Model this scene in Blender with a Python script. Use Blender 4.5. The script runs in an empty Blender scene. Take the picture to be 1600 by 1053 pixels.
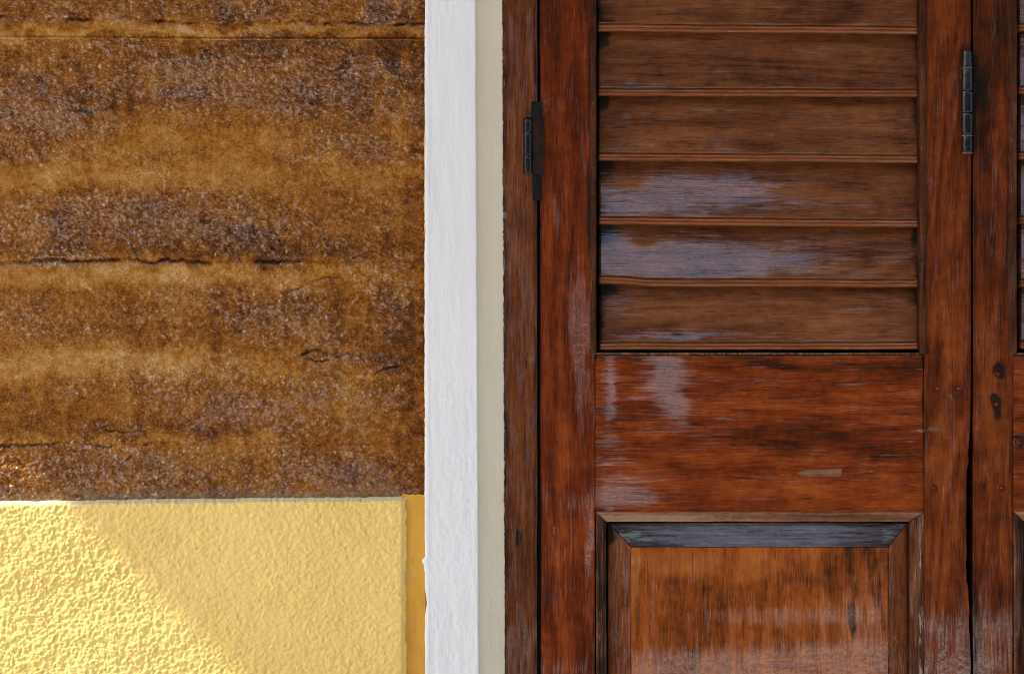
import bpy, bmesh, math, random
import numpy as np
from mathutils import Vector

scene = bpy.context.scene
COL = scene.collection

# ------------------------------------------------------------------ camera
S = 0.0007            # metres per photo pixel on the wall plane
CX, CY = 800.0, 526.5
ZC = 1.2              # camera height
D = 3.0               # camera distance from the wall
cam_d = bpy.data.cameras.new("camera")
cam = bpy.data.objects.new("camera", cam_d)
COL.objects.link(cam)
cam.location = (0, -D, ZC)
cam.rotation_euler = (math.radians(90), 0, 0)
cam_d.sensor_width = 36.0
cam_d.lens = 36.0 * D / (1600 * S)
cam_d.clip_end = 500
scene.camera = cam

# ------------------------------------------------------------------ sky, sun, exposure
SUN = Vector((1.0, 0.185, -0.98)).normalized()       # direction the light travels
sun_d = bpy.data.lights.new("sun", 'SUN')
sun_d.energy = 3.6
sun_d.angle = math.radians(0.6)
sun_d.color = (1.0, 0.955, 0.88)
sun = bpy.data.objects.new("sun", sun_d)
COL.objects.link(sun)
sun.rotation_euler = SUN.to_track_quat('-Z', 'Y').to_euler()
sun.location = (-6, -4, 8)
world = bpy.data.worlds.new("World")
scene.world = world
world.use_nodes = True
wn = world.node_tree
bg = wn.nodes.get("Background") or wn.nodes.new("ShaderNodeBackground")
sky = wn.nodes.new("ShaderNodeTexSky")
sky.sky_type = 'NISHITA'
sky.sun_disc = False
sky.sun_elevation = math.asin(-SUN.z)
sky.sun_rotation = math.atan2(-SUN.x, -SUN.y)
sky.dust_density = 3.5
wn.links.new(sky.outputs[0], bg.inputs[0])
bg.inputs[1].default_value = 0.13
scene.view_settings.view_transform = 'Standard'
scene.view_settings.look = 'None'
scene.view_settings.gamma = 1
scene.view_settings.exposure = 1.38
scene.cycles.max_bounces = 6
scene.cycles.diffuse_bounces = 4
scene.cycles.glossy_bounces = 3
scene.cycles.use_denoising = True
scene.cycles.denoising_prefilter = 'NONE'
scene.cycles.filter_width = 1.05
scene.cycles.caustics_reflective = False
scene.cycles.caustics_refractive = False

# ------------------------------------------------------------------ helpers: numbers
def X(px, y=0.0): return (px - CX) * S * (D + y) / D
def Z(py, y=0.0): return ZC - (py - CY) * S * (D + y) / D

_rng = np.random.default_rng(7)
_TAB = _rng.random((256, 256))
def vn(x, y, seed=0):
    x = np.asarray(x, float) + seed * 17.31; y = np.asarray(y, float) + seed * 9.77
    xi = np.floor(x).astype(int); yi = np.floor(y).astype(int)
    fx = x - xi; fy = y - yi
    fx = fx * fx * fx * (fx * (fx * 6 - 15) + 10); fy = fy * fy * fy * (fy * (fy * 6 - 15) + 10)
    a = _TAB[xi & 255, yi & 255]; b = _TAB[(xi + 1) & 255, yi & 255]
    c = _TAB[xi & 255, (yi + 1) & 255]; d = _TAB[(xi + 1) & 255, (yi + 1) & 255]
    return (a * (1 - fx) + b * fx) * (1 - fy) + (c * (1 - fx) + d * fx) * fy
def fbm(x, y, o=4, seed=0, gain=0.5):
    s = 0; a = 1; t = 0
    for k in range(o):
        s = s + a * vn(np.asarray(x) * 2.03 ** k, np.asarray(y) * 2.03 ** k, seed + k * 3); t += a; a *= gain
    return s / t
def grains(x, y, cell, seed, rmin=.45, rmax=.95):
    """rounded bumps scattered one per jittered cell, 0..1"""
    u = x / cell; v = y / cell; iu = np.floor(u).astype(int); iv = np.floor(v).astype(int)
    out = np.zeros_like(u)
    for a in (-1, 0, 1):
        for b in (-1, 0, 1):
            i = (iu + a + seed * 31) & 255; j = (iv + b + seed * 57) & 255
            px = iu + a + _TAB[i, j]; py = iv + b + _TAB[j, (i + 91) & 255]
            r = rmin + (rmax - rmin) * _TAB[(i + 40) & 255, (j + 13) & 255]; k = .35 + .65 * _TAB[(i + 77) & 255, j]
            q = ((u - px) ** 2 + (v - py) ** 2) / (r * r)
            out = np.maximum(out, k * np.clip(1 - q, 0, 1) ** 1.3)
    return out
def sst(a, b, x):
    t = np.clip((x - a) / (b - a), 0, 1); return t * t * (3 - 2 * t)
def blobs(PX, PY, lst, warp=0.0, ws=40.0, seed=0, soft=False):
    """sum of soft elliptical patches (cx, cy, rx, ry, amount[, rotation])"""
    if warp:
        PX2 = PX + (fbm(PX / ws, PY / ws, 4, seed + 40) - .5) * 2 * warp
        PY2 = PY + (fbm(PX / ws, PY / ws, 4, seed + 60) - .5) * 2 * warp * .6
    else:
        PX2, PY2 = PX, PY
    out = np.zeros_like(PX2, dtype=float)
    for b in lst:
        cx, cy, rx, ry, am = b[:5]
        dx = PX2 - cx; dy = PY2 - cy
        if len(b) > 5:
            c, s = math.cos(b[5]), math.sin(b[5]); dx, dy = dx * c + dy * s, -dx * s + dy * c
        q = (dx / rx) ** 2 + (dy / ry) ** 2
        out += am * (np.exp(-q * .8) if soft else np.exp(-q * q * .7))
    return out

# ------------------------------------------------------------------ helpers: objects
def tag(o, label=None, cat=None, group=None, kind=None):
    if label: o["label"] = label
    if cat: o["category"] = cat
    if group: o["group"] = group
    if kind: o["kind"] = kind
    return o
def empty(name, loc, label, cat, group=None):
    o = bpy.data.objects.new(name, None); COL.objects.link(o)
    o.location = loc; o.empty_display_size = .1
    return tag(o, label, cat, group)
def wloc(o):
    v = Vector((0, 0, 0))
    while o is not None: v = v + o.location; o = o.parent
    return v
def mesh_obj(name, co, faces, mat, parent=None, attrs=None, smooth=True, origin=None):
    """one mesh object; co in world metres; the origin sits at the thing's base"""
    base = wloc(parent) if parent else Vector(origin or (0, 0, 0))
    co = np.asarray(co, dtype=np.float64)
    me = bpy.data.meshes.new(name)
    loc = co - np.array(base)
    if isinstance(faces, np.ndarray):
        me.vertices.add(len(loc)); me.vertices.foreach_set("co", loc.astype(np.float32).ravel())
        nf, k = faces.shape
        me.loops.add(nf * k); me.loops.foreach_set("vertex_index", faces.astype(np.int32).ravel())
        me.polygons.add(nf)
        me.polygons.foreach_set("loop_start", np.arange(0, nf * k, k, dtype=np.int32))
        me.update(calc_edges=True)
    else:
        me.from_pydata([tuple(v) for v in loc], [], faces); me.update()
    if attrs is not None:
        a = me.color_attributes.new("mask", 'FLOAT_COLOR', 'POINT')
        a.data.foreach_set("color", np.asarray(attrs, np.float32).ravel())
    if smooth: me.polygons.foreach_set("use_smooth", [True] * len(me.polygons))
    me.materials.append(mat)
    o = bpy.data.objects.new(name, me); COL.objects.link(o)
    if parent: o.parent = parent
    else: o.location = base
    return o

def axis_pts(n, r=None, length=None):
    """0..1 samples, denser beside both ends (r = edge rounding, in the same unit as length)"""
    t = np.linspace(0, 1, n)
    if r:
        e = np.array([0, .12, .35, .65, 1.0, 1.6]) * r / length
        t = np.unique(np.concatenate([t[(t > e[-1]) & (t < 1 - e[-1])], e, 1 - e]))
    return t

def grid_mesh(name, PX, PY, Y, mat, parent, attrs=None, back=0.03, origin=None):
    """front relief of PX,PY (photo pixels on that depth) and Y, with sides running back"""
    nv, nu = PX.shape
    co = np.stack([X(PX, Y), Y, Z(PY, Y)], -1).reshape(-1, 3)
    idx = np.arange(nv * nu).reshape(nv, nu)
    f = np.stack([idx[:-1, :-1], idx[1:, :-1], idx[1:, 1:], idx[:-1, 1:]], -1).reshape(-1, 4)
    if back is not None:
        ring = np.concatenate([idx[0, :-1], idx[:-1, -1], idx[-1, :0:-1], idx[:0:-1, 0]])
        bco = co[ring].copy(); bco[:, 1] = back
        nb = len(ring); b0 = len(co)
        co = np.concatenate([co, bco])
        j = np.arange(nb); k = (j + 1) % nb
        sf = np.stack([ring[j], ring[k], b0 + k, b0 + j], -1)
        f = np.concatenate([f, sf])
        if attrs is not None:
            A = np.stack([np.broadcast_to(a, PX.shape) for a in attrs], -1).reshape(-1, 4)
            A = np.concatenate([A, A[ring]])
    elif attrs is not None:
        A = np.stack([np.broadcast_to(a, PX.shape) for a in attrs], -1).reshape(-1, 4)
    return mesh_obj(name, co, f, mat, parent, A if attrs is not None else None, origin=origin)

def board(name, mat, parent, quad, y, step=3.0, r=1.5, back=0.03, yfun=None, attr=None, jit=0.5, seed=0, shift=None):
    """a wooden piece: quad = TL, TR, BR, BL in pixels; yfun(PX,PY,U,V) adds depth; attr -> 4 masks"""
    (ax, ay), (bx, by), (cx, cy), (dx, dy) = quad
    W = max(abs(bx - ax), abs(cx - dx)); H = max(abs(dy - ay), abs(cy - by))
    u = axis_pts(max(3, int(W / step)), r, max(W, 1e-3)); v = axis_pts(max(3, int(H / step)), r, H)
    U, V = np.meshgrid(u, v)
    PX = (ax * (1 - U) + bx * U) * (1 - V) + (dx * (1 - U) + cx * U) * V
    PY = (ay * (1 - U) + by * U) * (1 - V) + (dy * (1 - U) + cy * U) * V
    if jit:   # edges are not ruler straight
        wl = (fbm(PY / 60, PY * 0 + seed, 3, seed) - .5) * 2 * jit; wr = (fbm(PY / 60, PY * 0 + seed + 9, 3, seed) - .5) * 2 * jit
        wt = (fbm(PX / 60, PX * 0 + seed + 5, 3, seed) - .5) * 2 * jit; wb = (fbm(PX / 60, PX * 0 + seed + 7, 3, seed) - .5) * 2 * jit
        PX = PX + wl * (1 - U) ** 6 + wr * U ** 6; PY = PY + wt * (1 - V) ** 6 + wb * V ** 6
    if shift: PX = PX + shift(PY) * U ** 6
    Y = np.full_like(PX, y)
    de = np.minimum(np.minimum(U, 1 - U) * W, np.minimum(V, 1 - V) * H)
    q = np.clip(1 - de / r, 0, 1)
    Y = Y + r * S * (1 - np.sqrt(np.clip(1 - q * q, 0, 1)))
    Y = Y + (fbm(PX / 90, PY / 90, 3, seed + 2) - .5) * 0.0012
    if yfun: Y = Y + yfun(PX, PY, U, V)
    A = attr(PX, PY, U, V) if attr else (0.5, 0.0, 0.0, 0.5)
    return grid_mesh(name, PX, PY, Y, mat, parent, A, back)

def rect(x0, y0, x1, y1): return ((x0, y0), (x1, y0), (x1, y1), (x0, y1))

def box(name, mat, parent, lo, hi, bev=0.0, origin=None):
    bm = bmesh.new()
    bmesh.ops.create_cube(bm, size=1)
    for v in bm.verts:
        v.co = Vector([(lo[i] + hi[i]) / 2 + v.co[i] * (hi[i] - lo[i]) for i in range(3)])
    if bev: bmesh.ops.bevel(bm, geom=bm.edges[:], offset=bev, segments=2, affect='EDGES', profile=.6)
    bm.verts.index_update()
    co = [tuple(v.co) for v in bm.verts]; f = [[v.index for v in p.verts] for p in bm.faces]
    bm.free()
    return mesh_obj(name, co, f, mat, parent, smooth=False, origin=origin)

def lathe(name, mat, parent, cx, cy_, prof, n=20, jit=0.0, seed=0):
    """prof: (z, radius) from top to bottom round a vertical axis at (cx, cy_)"""
    rnd = random.Random(seed)
    co = []; f = []
    for z, r in prof:
        for k in range(n):
            a = 2 * math.pi * k / n; rr = r * (1 + rnd.uniform(-jit, jit))
            co.append((cx + rr * math.cos(a), cy_ + rr * math.sin(a), z))
    m = len(prof)
    for i in range(m - 1):
        for k in range(n):
            k2 = (k + 1) % n
            f.append([i * n + k, (i + 1) * n + k, (i + 1) * n + k2, i * n + k2])
    e0 = len(co); co += co[:n] + co[(m - 1) * n:m * n]          # caps with their own vertices keep the rim crisp
    f.append([e0 + k for k in range(n)]); f.append([e0 + n + k for k in reversed(range(n))])
    return mesh_obj(name, co, f, mat, parent)

# ------------------------------------------------------------------ helpers: materials
class NT:
    def __init__(s, name):
        s.mat = bpy.data.materials.new(name); s.mat.use_nodes = True
        s.t = s.mat.node_tree; s.bsdf = s.t.nodes["Principled BSDF"]
        tc = s.t.nodes.new("ShaderNodeTexCoord"); s.obj = tc.outputs["Object"]
    def put(s, sock, v):
        if hasattr(v, "is_linked") or isinstance(v, bpy.types.NodeSocket): s.t.links.new(v, sock)
        else: sock.default_value = v
    def mapv(s, scale, loc=(0, 0, 0), vec=None):
        n = s.t.nodes.new("ShaderNodeMapping"); n.inputs["Scale"].default_value = scale; n.inputs["Location"].default_value = loc
        s.t.links.new(vec or s.obj, n.inputs["Vector"]); return n.outputs[0]
    def noise(s, vec, scale=1.0, detail=3.0, rough=.5, dist=0.0):
        n = s.t.nodes.new("ShaderNodeTexNoise")
        s.t.links.new(vec, n.inputs["Vector"]); n.inputs["Scale"].default_value = scale
        n.inputs["Detail"].default_value = detail; n.inputs["Roughness"].default_value = rough
        n.inputs["Distortion"].default_value = dist
        return n.outputs["Fac"]
    def vor(s, vec, scale=1.0, feature='F1', out="Distance", rnd=1.0):
        n = s.t.nodes.new("ShaderNodeTexVoronoi"); n.feature = feature
        s.t.links.new(vec, n.inputs["Vector"]); n.inputs["Scale"].default_value = scale
        n.inputs["Randomness"].default_value = rnd
        return n.outputs[out]
    def m(s, op, a, b=0.0, c=None, clamp=False):
        n = s.t.nodes.new("ShaderNodeMath"); n.operation = op; n.use_clamp = clamp
        s.put(n.inputs[0], a); s.put(n.inputs[1], b)
        if c is not None: s.put(n.inputs[2], c)
        return n.outputs[0]
    def ss(s, v, lo, hi, a=0.0, b=1.0):
        n = s.t.nodes.new("ShaderNodeMapRange"); n.interpolation_type = 'SMOOTHSTEP'
        s.put(n.inputs[0], v); n.inputs[1].default_value = lo; n.inputs[2].default_value = hi
        n.inputs[3].default_value = a; n.inputs[4].default_value = b
        return n.outputs[0]
    def ramp(s, v, stops):
        n = s.t.nodes.new("ShaderNodeValToRGB"); e = n.color_ramp.elements
        while len(e) < len(stops): e.new(.5)
        for k, (p, c) in enumerate(stops): e[k].position = p; e[k].color = (*c, 1)
        s.put(n.inputs[0], v); return n.outputs[0]
    def mix(s, f, a, b, mode='MIX'):
        n = s.t.nodes.new("ShaderNodeMix"); n.data_type = 'RGBA'; n.blend_type = mode
        s.put(n.inputs[0], f)
        for sock, v in ((n.inputs[6], a), (n.inputs[7], b)):
            if isinstance(v, (tuple, list)): v = (*v[:3], 1)
            s.put(sock, v)
        return n.outputs[2]
    def mask(s):
        n = s.t.nodes.new("ShaderNodeAttribute"); n.attribute_name = "mask"
        sp = s.t.nodes.new("ShaderNodeSeparateColor"); s.t.links.new(n.outputs["Color"], sp.inputs[0])
        return sp.outputs[0], sp.outputs[1], sp.outputs[2], n.outputs["Alpha"]
    def bump(s, h, strength, dist, normal=None):
        n = s.t.nodes.new("ShaderNodeBump"); s.put(n.inputs["Height"], h)
        n.inputs["Strength"].default_value = strength; n.inputs["Distance"].default_value = dist
        if normal is not None: s.t.links.new(normal, n.inputs["Normal"])
        return n.outputs[0]
    def set(s, **kw):
        for k, v in kw.items():
            if isinstance(v, (tuple, list)) and len(v) == 3: v = (*v, 1)
            s.put(s.bsdf.inputs[k.replace("_", " ")], v)

def wood(name, axis, dark, mid, light, seed=0.0, fig=1.0, coat=0.9, crough=0.16, wear_hl=(.30, .17, .10),
         dirt_shade=(.010, .008, .005), rough=.55, across=1.0, brush=1.0, ring=0.22, cb=.9, bw=.55):
    n = NT(name)
    def st(al, ac, off=0.0):
        ac = ac * across
        sc = (al, ac, ac) if axis == 'x' else (ac, ac, al)
        return n.mapv(sc, (seed + off, seed * .7 + off, seed * 1.3 - off))
    G, Dt, Wr, Tn = n.mask()
    big = n.noise(st(4.5, 36), 1, 6, .64, .9)
    slow = n.noise(st(.9, 7, 3), 1, 2.0, .5, .8)
    rings = n.m('SINE', n.m('MULTIPLY', slow, 95.0))
    rings = n.m('MULTIPLY_ADD', rings, .5, .5)
    fibre = n.noise(st(42, 640, 5), 1, 3, .65, .5)
    streak = n.noise(st(11, 190, 8), 1, 5, .68, .7)
    pore = n.ss(n.noise(st(38, 520, 11), 1, 1.5, .55, .3), .63, .72)
    blot = n.noise(n.mapv((16, 16, 16), (seed * 2, 0, seed)), 1, 5, .6, .5)
    fine = n.noise(n.mapv((90, 90, 90), (seed, 0, seed)), 1, 4, .6)
    t = n.m('MULTIPLY', n.m('SUBTRACT', big, .5), 0.7 * fig)
    t = n.m('MULTIPLY_ADD', n.m('SUBTRACT', rings, .5), ring * fig, t)
    t = n.m('MULTIPLY_ADD', n.m('SUBTRACT', streak, .5), .65 * fig, t)
    t = n.m('MULTIPLY_ADD', n.m('SUBTRACT', fibre, .5), .75, t)
    t = n.m('MULTIPLY_ADD', n.m('SUBTRACT', blot, .5), bw, t)
    t = n.m('MULTIPLY_ADD', n.m('SUBTRACT', fine, .5), .5, t)
    t = n.m('ADD', t, Tn)
    c = n.ramp(t, [(0.0, tuple(x * .8 for x in dark)), (.12, dark), (.47, mid), (.85, light), (1.0, tuple(min(1, x * 1.25) for x in light))])
    c = n.mix(n.m('MULTIPLY', pore, .5), c, tuple(x * .45 for x in dark))
    # dirt and wear, on slats also lip shade and highlights, edges broken by grain
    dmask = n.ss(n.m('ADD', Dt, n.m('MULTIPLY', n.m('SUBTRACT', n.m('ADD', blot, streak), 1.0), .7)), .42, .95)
    c = n.mix(n.m('MULTIPLY', dmask, .93), c, dirt_shade)
    wn_ = n.noise(n.mapv((260, 260, 260) if False else ((110, 420, 420) if axis == 'x' else (420, 420, 110)), (seed, 1, 2)), 1, 4, .7)
    wmask = n.ss(n.m('ADD', Wr, n.m('MULTIPLY', n.m('SUBTRACT', wn_, .5), 1.3)), .42, .75)
    c = n.mix(n.m('MULTIPLY', wmask, .8), c, wear_hl)
    # varnish: thick and shiny in places, dull and dry in others
    gn = n.m('ADD', n.m('MULTIPLY', n.noise(st(16, 120, 21), 1, 5, .7, .6), .38), n.m('MULTIPLY', n.noise(st(22, 400, 23), 1, 4, .72, .5), .62))
    g = n.ss(n.m('ADD', G, n.m('MULTIPLY', n.m('SUBTRACT', gn, .5), 3.4)), .36, 1.05)
    bstroke = n.noise(st(9, 210 * brush, 31), 1, 3, .6, .5)
    peel = n.noise(n.mapv((150, 150, 150), (seed, 5, seed)), 1, 3, .55)
    hh = n.m('ADD', n.m('MULTIPLY', bstroke, .8), n.m('MULTIPLY', peel, .45))
    hh = n.m('MULTIPLY_ADD', fibre, .35, hh)
    hb = n.m('SUBTRACT', hh, n.m('MULTIPLY', pore, .35))
    hb = n.m('SUBTRACT', hb, n.m('MULTIPLY', dmask, .25))
    nb = n.bump(hb, .7, .0012)
    nc = n.bump(hh, cb, .0016)
    n.set(Base_Color=c, Roughness=rough, Specular_IOR_Level=.05, Normal=nb)
    n.put(n.bsdf.inputs["Coat Weight"], n.m('MULTIPLY', g, coat))
    n.put(n.bsdf.inputs["Coat Roughness"], n.m('MULTIPLY_ADD', n.m('SUBTRACT', 1.0, g), .3, crough))
    n.bsdf.inputs["Coat IOR"].default_value = 2.0
    n.put(n.bsdf.inputs["Coat Normal"], nc)
    return n.mat

STD = (.034, .0078, .0022); STM = (.122, .0195, .0036); STL = (.245, .050, .0085)
M_stile = wood("mahogany_stile", 'z', STD, STM, STL, 1.3, fig=1.0)
M_stile_b = wood("mahogany_stile_dark", 'z', (.030, .0085, .0025), (.108, .0205, .0040), (.225, .052, .0095), 4.1, fig=.9, wear_hl=(.14, .085, .05))
M_jamb = wood("jamb_wood", 'z', (.036, .0125, .004), (.118, .030, .0068), (.21, .064, .016), 7.7, fig=.6, coat=.5, crough=.25, wear_hl=(.25, .19, .12))
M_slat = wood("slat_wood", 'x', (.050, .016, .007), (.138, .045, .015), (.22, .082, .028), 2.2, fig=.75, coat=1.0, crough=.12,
              wear_hl=(.40, .098, .046), dirt_shade=(.014, .013, .008), brush=.8, cb=.62)  # wear colour doubles as the painted red lip highlight
M_rail = wood("rail_wood", 'x', (.040, .0095, .0025), (.155, .0262, .0042), (.295, .067, .011), 9.1, fig=.9, coat=1.0, crough=.13)
M_field = wood("panel_wood", 'z', (.055, .015, .0035), (.245, .058, .0085), (.38, .118, .023), 5.6, fig=.6, coat=.8, crough=.2, ring=.3, bw=1.0)
M_mould = wood("moulding_wood_pale", 'x', (.09, .03, .014), (.24, .11, .062), (.40, .21, .13), 3.3, fig=.8, coat=.4, crough=.3, wear_hl=(.42, .27, .17))
M_mould_v = wood("moulding_wood_dark", 'z', (.016, .006, .003), (.075, .024, .009), (.17, .06, .024), 6.3, fig=.9, coat=.7, crough=.2, wear_hl=(.30, .24, .17))
M_bevel = wood("bevel_wood_sky_tint", 'x', (.018, .013, .012), (.050, .036, .036), (.12, .075, .070), 8.4, fig=.8, coat=1.0, crough=.2, wear_hl=(.16, .20, .18))  # slate grey of the mirrored sky put into the wood colour
M_bevel_v = wood("bevel_wood", 'z', (.035, .010, .004), (.17, .045, .012), (.28, .085, .022), 1.9, fig=.8, coat=.7, crough=.2, wear_hl=(.33, .22, .14))

def black_paint():
    n = NT("black_hinge_paint")
    a = n.noise(n.mapv((500, 500, 350)), 1, 4, .6); b = n.noise(n.mapv((130, 130, 60), (3, 1, 2)), 1, 3)
    c = n.ramp(n.m('ADD', n.m('MULTIPLY', a, .5), n.m('MULTIPLY', b, .5)), [(.3, (.004, .005, .006)), (.58, (.008, .010, .012)), (.72, (.02, .026, .030)), (.82, (.05, .058, .06))])
    n.set(Base_Color=c, Roughness=n.ss(a, .3, .7, .08, .22), Normal=n.bump(n.m('ADD', a, b), .22, .0008), Specular_IOR_Level=.34)
    return n.mat
M_black = black_paint()
def brass():
    n = NT("worn_brass")
    a = n.noise(n.mapv((600, 600, 600)), 1, 3)
    n.set(Base_Color=n.ramp(a, [(.35, (.03, .02, .012)), (.6, (.38, .24, .11))]), Roughness=.4, Metallic=.4)
    return n.mat
M_brass = brass()
def matte_dark():
    n = NT("matte_black")
    a = n.noise(n.mapv((300, 300, 90)), 1, 4)
    n.set(Base_Color=n.ramp(a, [(.35, (.004, .004, .004)), (.7, (.014, .012, .010))]), Roughness=.6, Specular_IOR_Level=.12, Normal=n.bump(a, .5, .0008))
    return n.mat
M_matte = matte_dark()
def dark_brown_paint():
    n = NT("old_brown_plate")
    a = n.noise(n.mapv((200, 200, 90)), 1, 4)
    n.set(Base_Color=n.ramp(a, [(.35, (.008, .004, .003)), (.65, (.030, .010, .005))]), Roughness=.45, Specular_IOR_Level=.15, Normal=n.bump(a, .4, .0008))
    return n.mat
M_plate = dark_brown_paint()

def varnished_wall():
    n = NT("varnished_rough_render")
    G, R, B, T = n.mask()          # gloss, roughness of the relief, grey patches and painted glints, tone
    o1 = n.noise(n.mapv((22, 22, 34)), 1, 6, .65, .4)
    o2 = n.noise(n.mapv((110, 110, 130), (2, 3, 1)), 1, 5, .7, .3)
    o3 = n.noise(n.mapv((520, 520, 620), (5, 3, 1)), 1, 3, .65)
    drip = n.noise(n.mapv((55, 55, 5), (1, 3, 7)), 1, 4, .6, .2)
    t = n.m('MULTIPLY', n.m('SUBTRACT', o1, .5), .6)
    t = n.m('MULTIPLY_ADD', n.m('SUBTRACT', o2, .5), 1.02, t)
    t = n.m('MULTIPLY_ADD', n.m('SUBTRACT', o3, .5), 1.0, t)
    t = n.m('MULTIPLY_ADD', n.m('SUBTRACT', drip, .5), .5, t)
    t = n.m('ADD', t, T)
    c = n.ramp(t, [(.0, (.035, .0105, .0012)), (.22, (.085, .026, .0022)), (.45, (.225, .074, .0054)), (.68, (.350, .148, .022)), (.92, (.43, .235, .070)), (1.0, (.5, .31, .13))])
    speck = n.noise(n.mapv((330, 330, 420), (9, 3, 1)), 1, 4, .75)
    sp = n.ss(n.m('ADD', n.m('MULTIPLY_ADD', B, .30, n.m('MULTIPLY', n.m('SUBTRACT', o2, .5), .7)), speck), .76, .83)
    c = n.mix(n.m('MULTIPLY', sp, .22), c, (.225, .190, .195))  # grey specks painted in for sky glints on rough facets
    sx = n.t.nodes.new("ShaderNodeSeparateXYZ"); n.t.links.new(n.obj, sx.inputs[0])
    low = n.ss(sx.outputs[2], Z(782), Z(738), 1.0, 0.0)
    lw = n.ss(n.m('MULTIPLY_ADD', low, .40, n.m('ADD', n.m('MULTIPLY', o2, .6), n.m('MULTIPLY', speck, .4))), .72, .98)
    c = n.mix(n.m('MULTIPLY', lw, .75), c, (.185, .165, .105))
    pit = n.ss(n.m('MULTIPLY_ADD', R, .10, n.noise(n.mapv((420, 420, 520), (4, 8, 6)), 1, 3, .6)), .66, .76)
    c = n.mix(n.m('MULTIPLY', pit, .5), c, (.022, .011, .006))
    red = n.ss(n.noise(n.mapv((160, 160, 190), (14, 8, 6)), 1, 4, .7), .52, .72)
    c = n.mix(n.m('MULTIPLY', red, .55), c, (.22, .058, .012))
    gg = n.ss(n.m('ADD', G, n.m('MULTIPLY', n.m('SUBTRACT', o2, .5), 1.4)), .15, .75)
    mid = n.noise(n.mapv((150, 150, 190), (7, 2, 5)), 1, 1.2, .5)
    gate = n.noise(n.mapv((210, 210, 270), (3, 12, 5)), 1, 2.0, .6, .3)
    gate = n.ss(n.m('ADD', gate, n.m('MULTIPLY_ADD', R, .17, n.m('MULTIPLY', n.m('SUBTRACT', o2, .5), .40))), .648, .725)
    gg = n.m('MULTIPLY', gg, n.m('MULTIPLY_ADD', gate, .97, .03))
    h = n.m('ADD', n.m('MULTIPLY', mid, 1.0), n.m('MULTIPLY', speck, .10))
    h = n.m('MULTIPLY', h, n.m('MULTIPLY_ADD', R, .8, .25))
    nb = n.bump(h, 1.0, .0050)
    n.set(Base_Color=c, Roughness=.65, Specular_IOR_Level=.10, Normal=nb)
    n.put(n.bsdf.inputs["Coat Weight"], n.m('MULTIPLY', gg, .75))
    n.bsdf.inputs["Coat Roughness"].default_value = .2
    n.bsdf.inputs["Coat IOR"].default_value = 1.9
    n.put(n.bsdf.inputs["Coat Normal"], nb)
    return n.mat
M_wall = varnished_wall()

def yellow_paint():
    n = NT("yellow_textured_paint")
    a = n.noise(n.mapv((9, 9, 9)), 1, 4); b = n.noise(n.mapv((260, 260, 260)), 1, 3, .6)
    G, Dm, W, T = n.mask()
    c = n.mix(n.ss(a, .3, .7), (.81, .58, .165), (.87, .63, .195))
    c = n.mix(n.m('MULTIPLY', n.ss(b, .55, .75), .25), c, (.72, .47, .10))
    wn_ = n.noise(n.mapv((200, 200, 200), (3, 3, 3)), 1, 3)
    c = n.mix(n.ss(n.m('ADD', W, n.m('MULTIPLY', n.m('SUBTRACT', wn_, .5), .8)), .4, .7), c, (.64, .565, .33))
    n.set(Base_Color=c, Roughness=.62, Specular_IOR_Level=.3, Normal=n.bump(n.noise(n.mapv((620, 620, 620)), 1, 2, .6), .5, .0007))
    return n.mat
M_yellow = yellow_paint()
def mustard():
    n = NT("mustard_shaded_paint")
    a = n.noise(n.mapv((40, 40, 14)), 1, 4, .6); b = n.noise(n.mapv((300, 300, 120)), 1, 3)
    c = n.ramp(a, [(.3, (.50, .225, .010)), (.55, (.64, .335, .022)), (.75, (.70, .40, .05))])  # deeper than the dado yellow: recess shade put into the colour
    sp = n.ss(n.noise(n.mapv((220, 220, 220), (5, 5, 5)), 1, 2), .70, .76)
    c = n.mix(n.m('MULTIPLY', sp, .6), c, (.16, .08, .02))
    n.set(Base_Color=c, Roughness=.4, Normal=n.bump(n.m('ADD', a, n.m('MULTIPLY', b, .3)), .3, .001))
    return n.mat
M_mustard = mustard()
def paint(name, c0, c1, spots=.5, brush=True, rough=.5):
    n = NT(name)
    a = n.noise(n.mapv((14, 14, 5)), 1, 4); b = n.noise(n.mapv((420, 420, 22), (1, 2, 3)), 1, 3, .6)
    d = n.noise(n.mapv((170, 170, 130), (4, 2, 3)), 1, 4, .6)
    c = n.mix(n.ss(a, .3, .7), c0, c1)
    sp = n.ss(n.noise(n.mapv((300, 300, 260), (7, 2, 3)), 1, 1, .5), .755, .80)
    c = n.mix(n.m('MULTIPLY', sp, spots), c, tuple(x * .55 for x in c0))
    st = n.ss(n.noise(n.mapv((50, 50, 9), (2, 9, 4)), 1, 5, .65), .55, .8)
    c = n.mix(n.m('MULTIPLY', st, .3), c, tuple(x * k for x, k in zip(c0, (.80, .78, .74))))
    n.set(Base_Color=c, Roughness=rough, Specular_IOR_Level=.35, Normal=n.bump(n.m('ADD', n.m('MULTIPLY', b, .55), n.m('MULTIPLY', d, .5)), .48, .0011))
    return n.mat
M_white = paint("white_trim_paint", (.745, .755, .745), (.785, .79, .775))
M_cream = paint("cream_edge_paint", (.66, .50, .24), (.76, .66, .42), .5)
M_beige = paint("beige_reveal_paint", (.71, .635, .45), (.75, .68, .50), .4)
def plain(name, c, rough=.8, scale=6.0, var=.25, bump=.4):
    n = NT(name)
    a = n.noise(n.mapv((scale,) * 3), 1, 6, .6); b = n.noise(n.mapv((scale * 14,) * 3), 1, 3)
    n.set(Base_Color=n.mix(a, tuple(x * (1 - var) for x in c), tuple(x * (1 + var) for x in c)), Roughness=rough, Normal=n.bump(b, bump, .004))
    return n.mat
M_pale = plain("off_white_plaster", (.62, .60, .55))
M_dark_in = plain("dark_interior", (.03, .026, .022))
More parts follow.
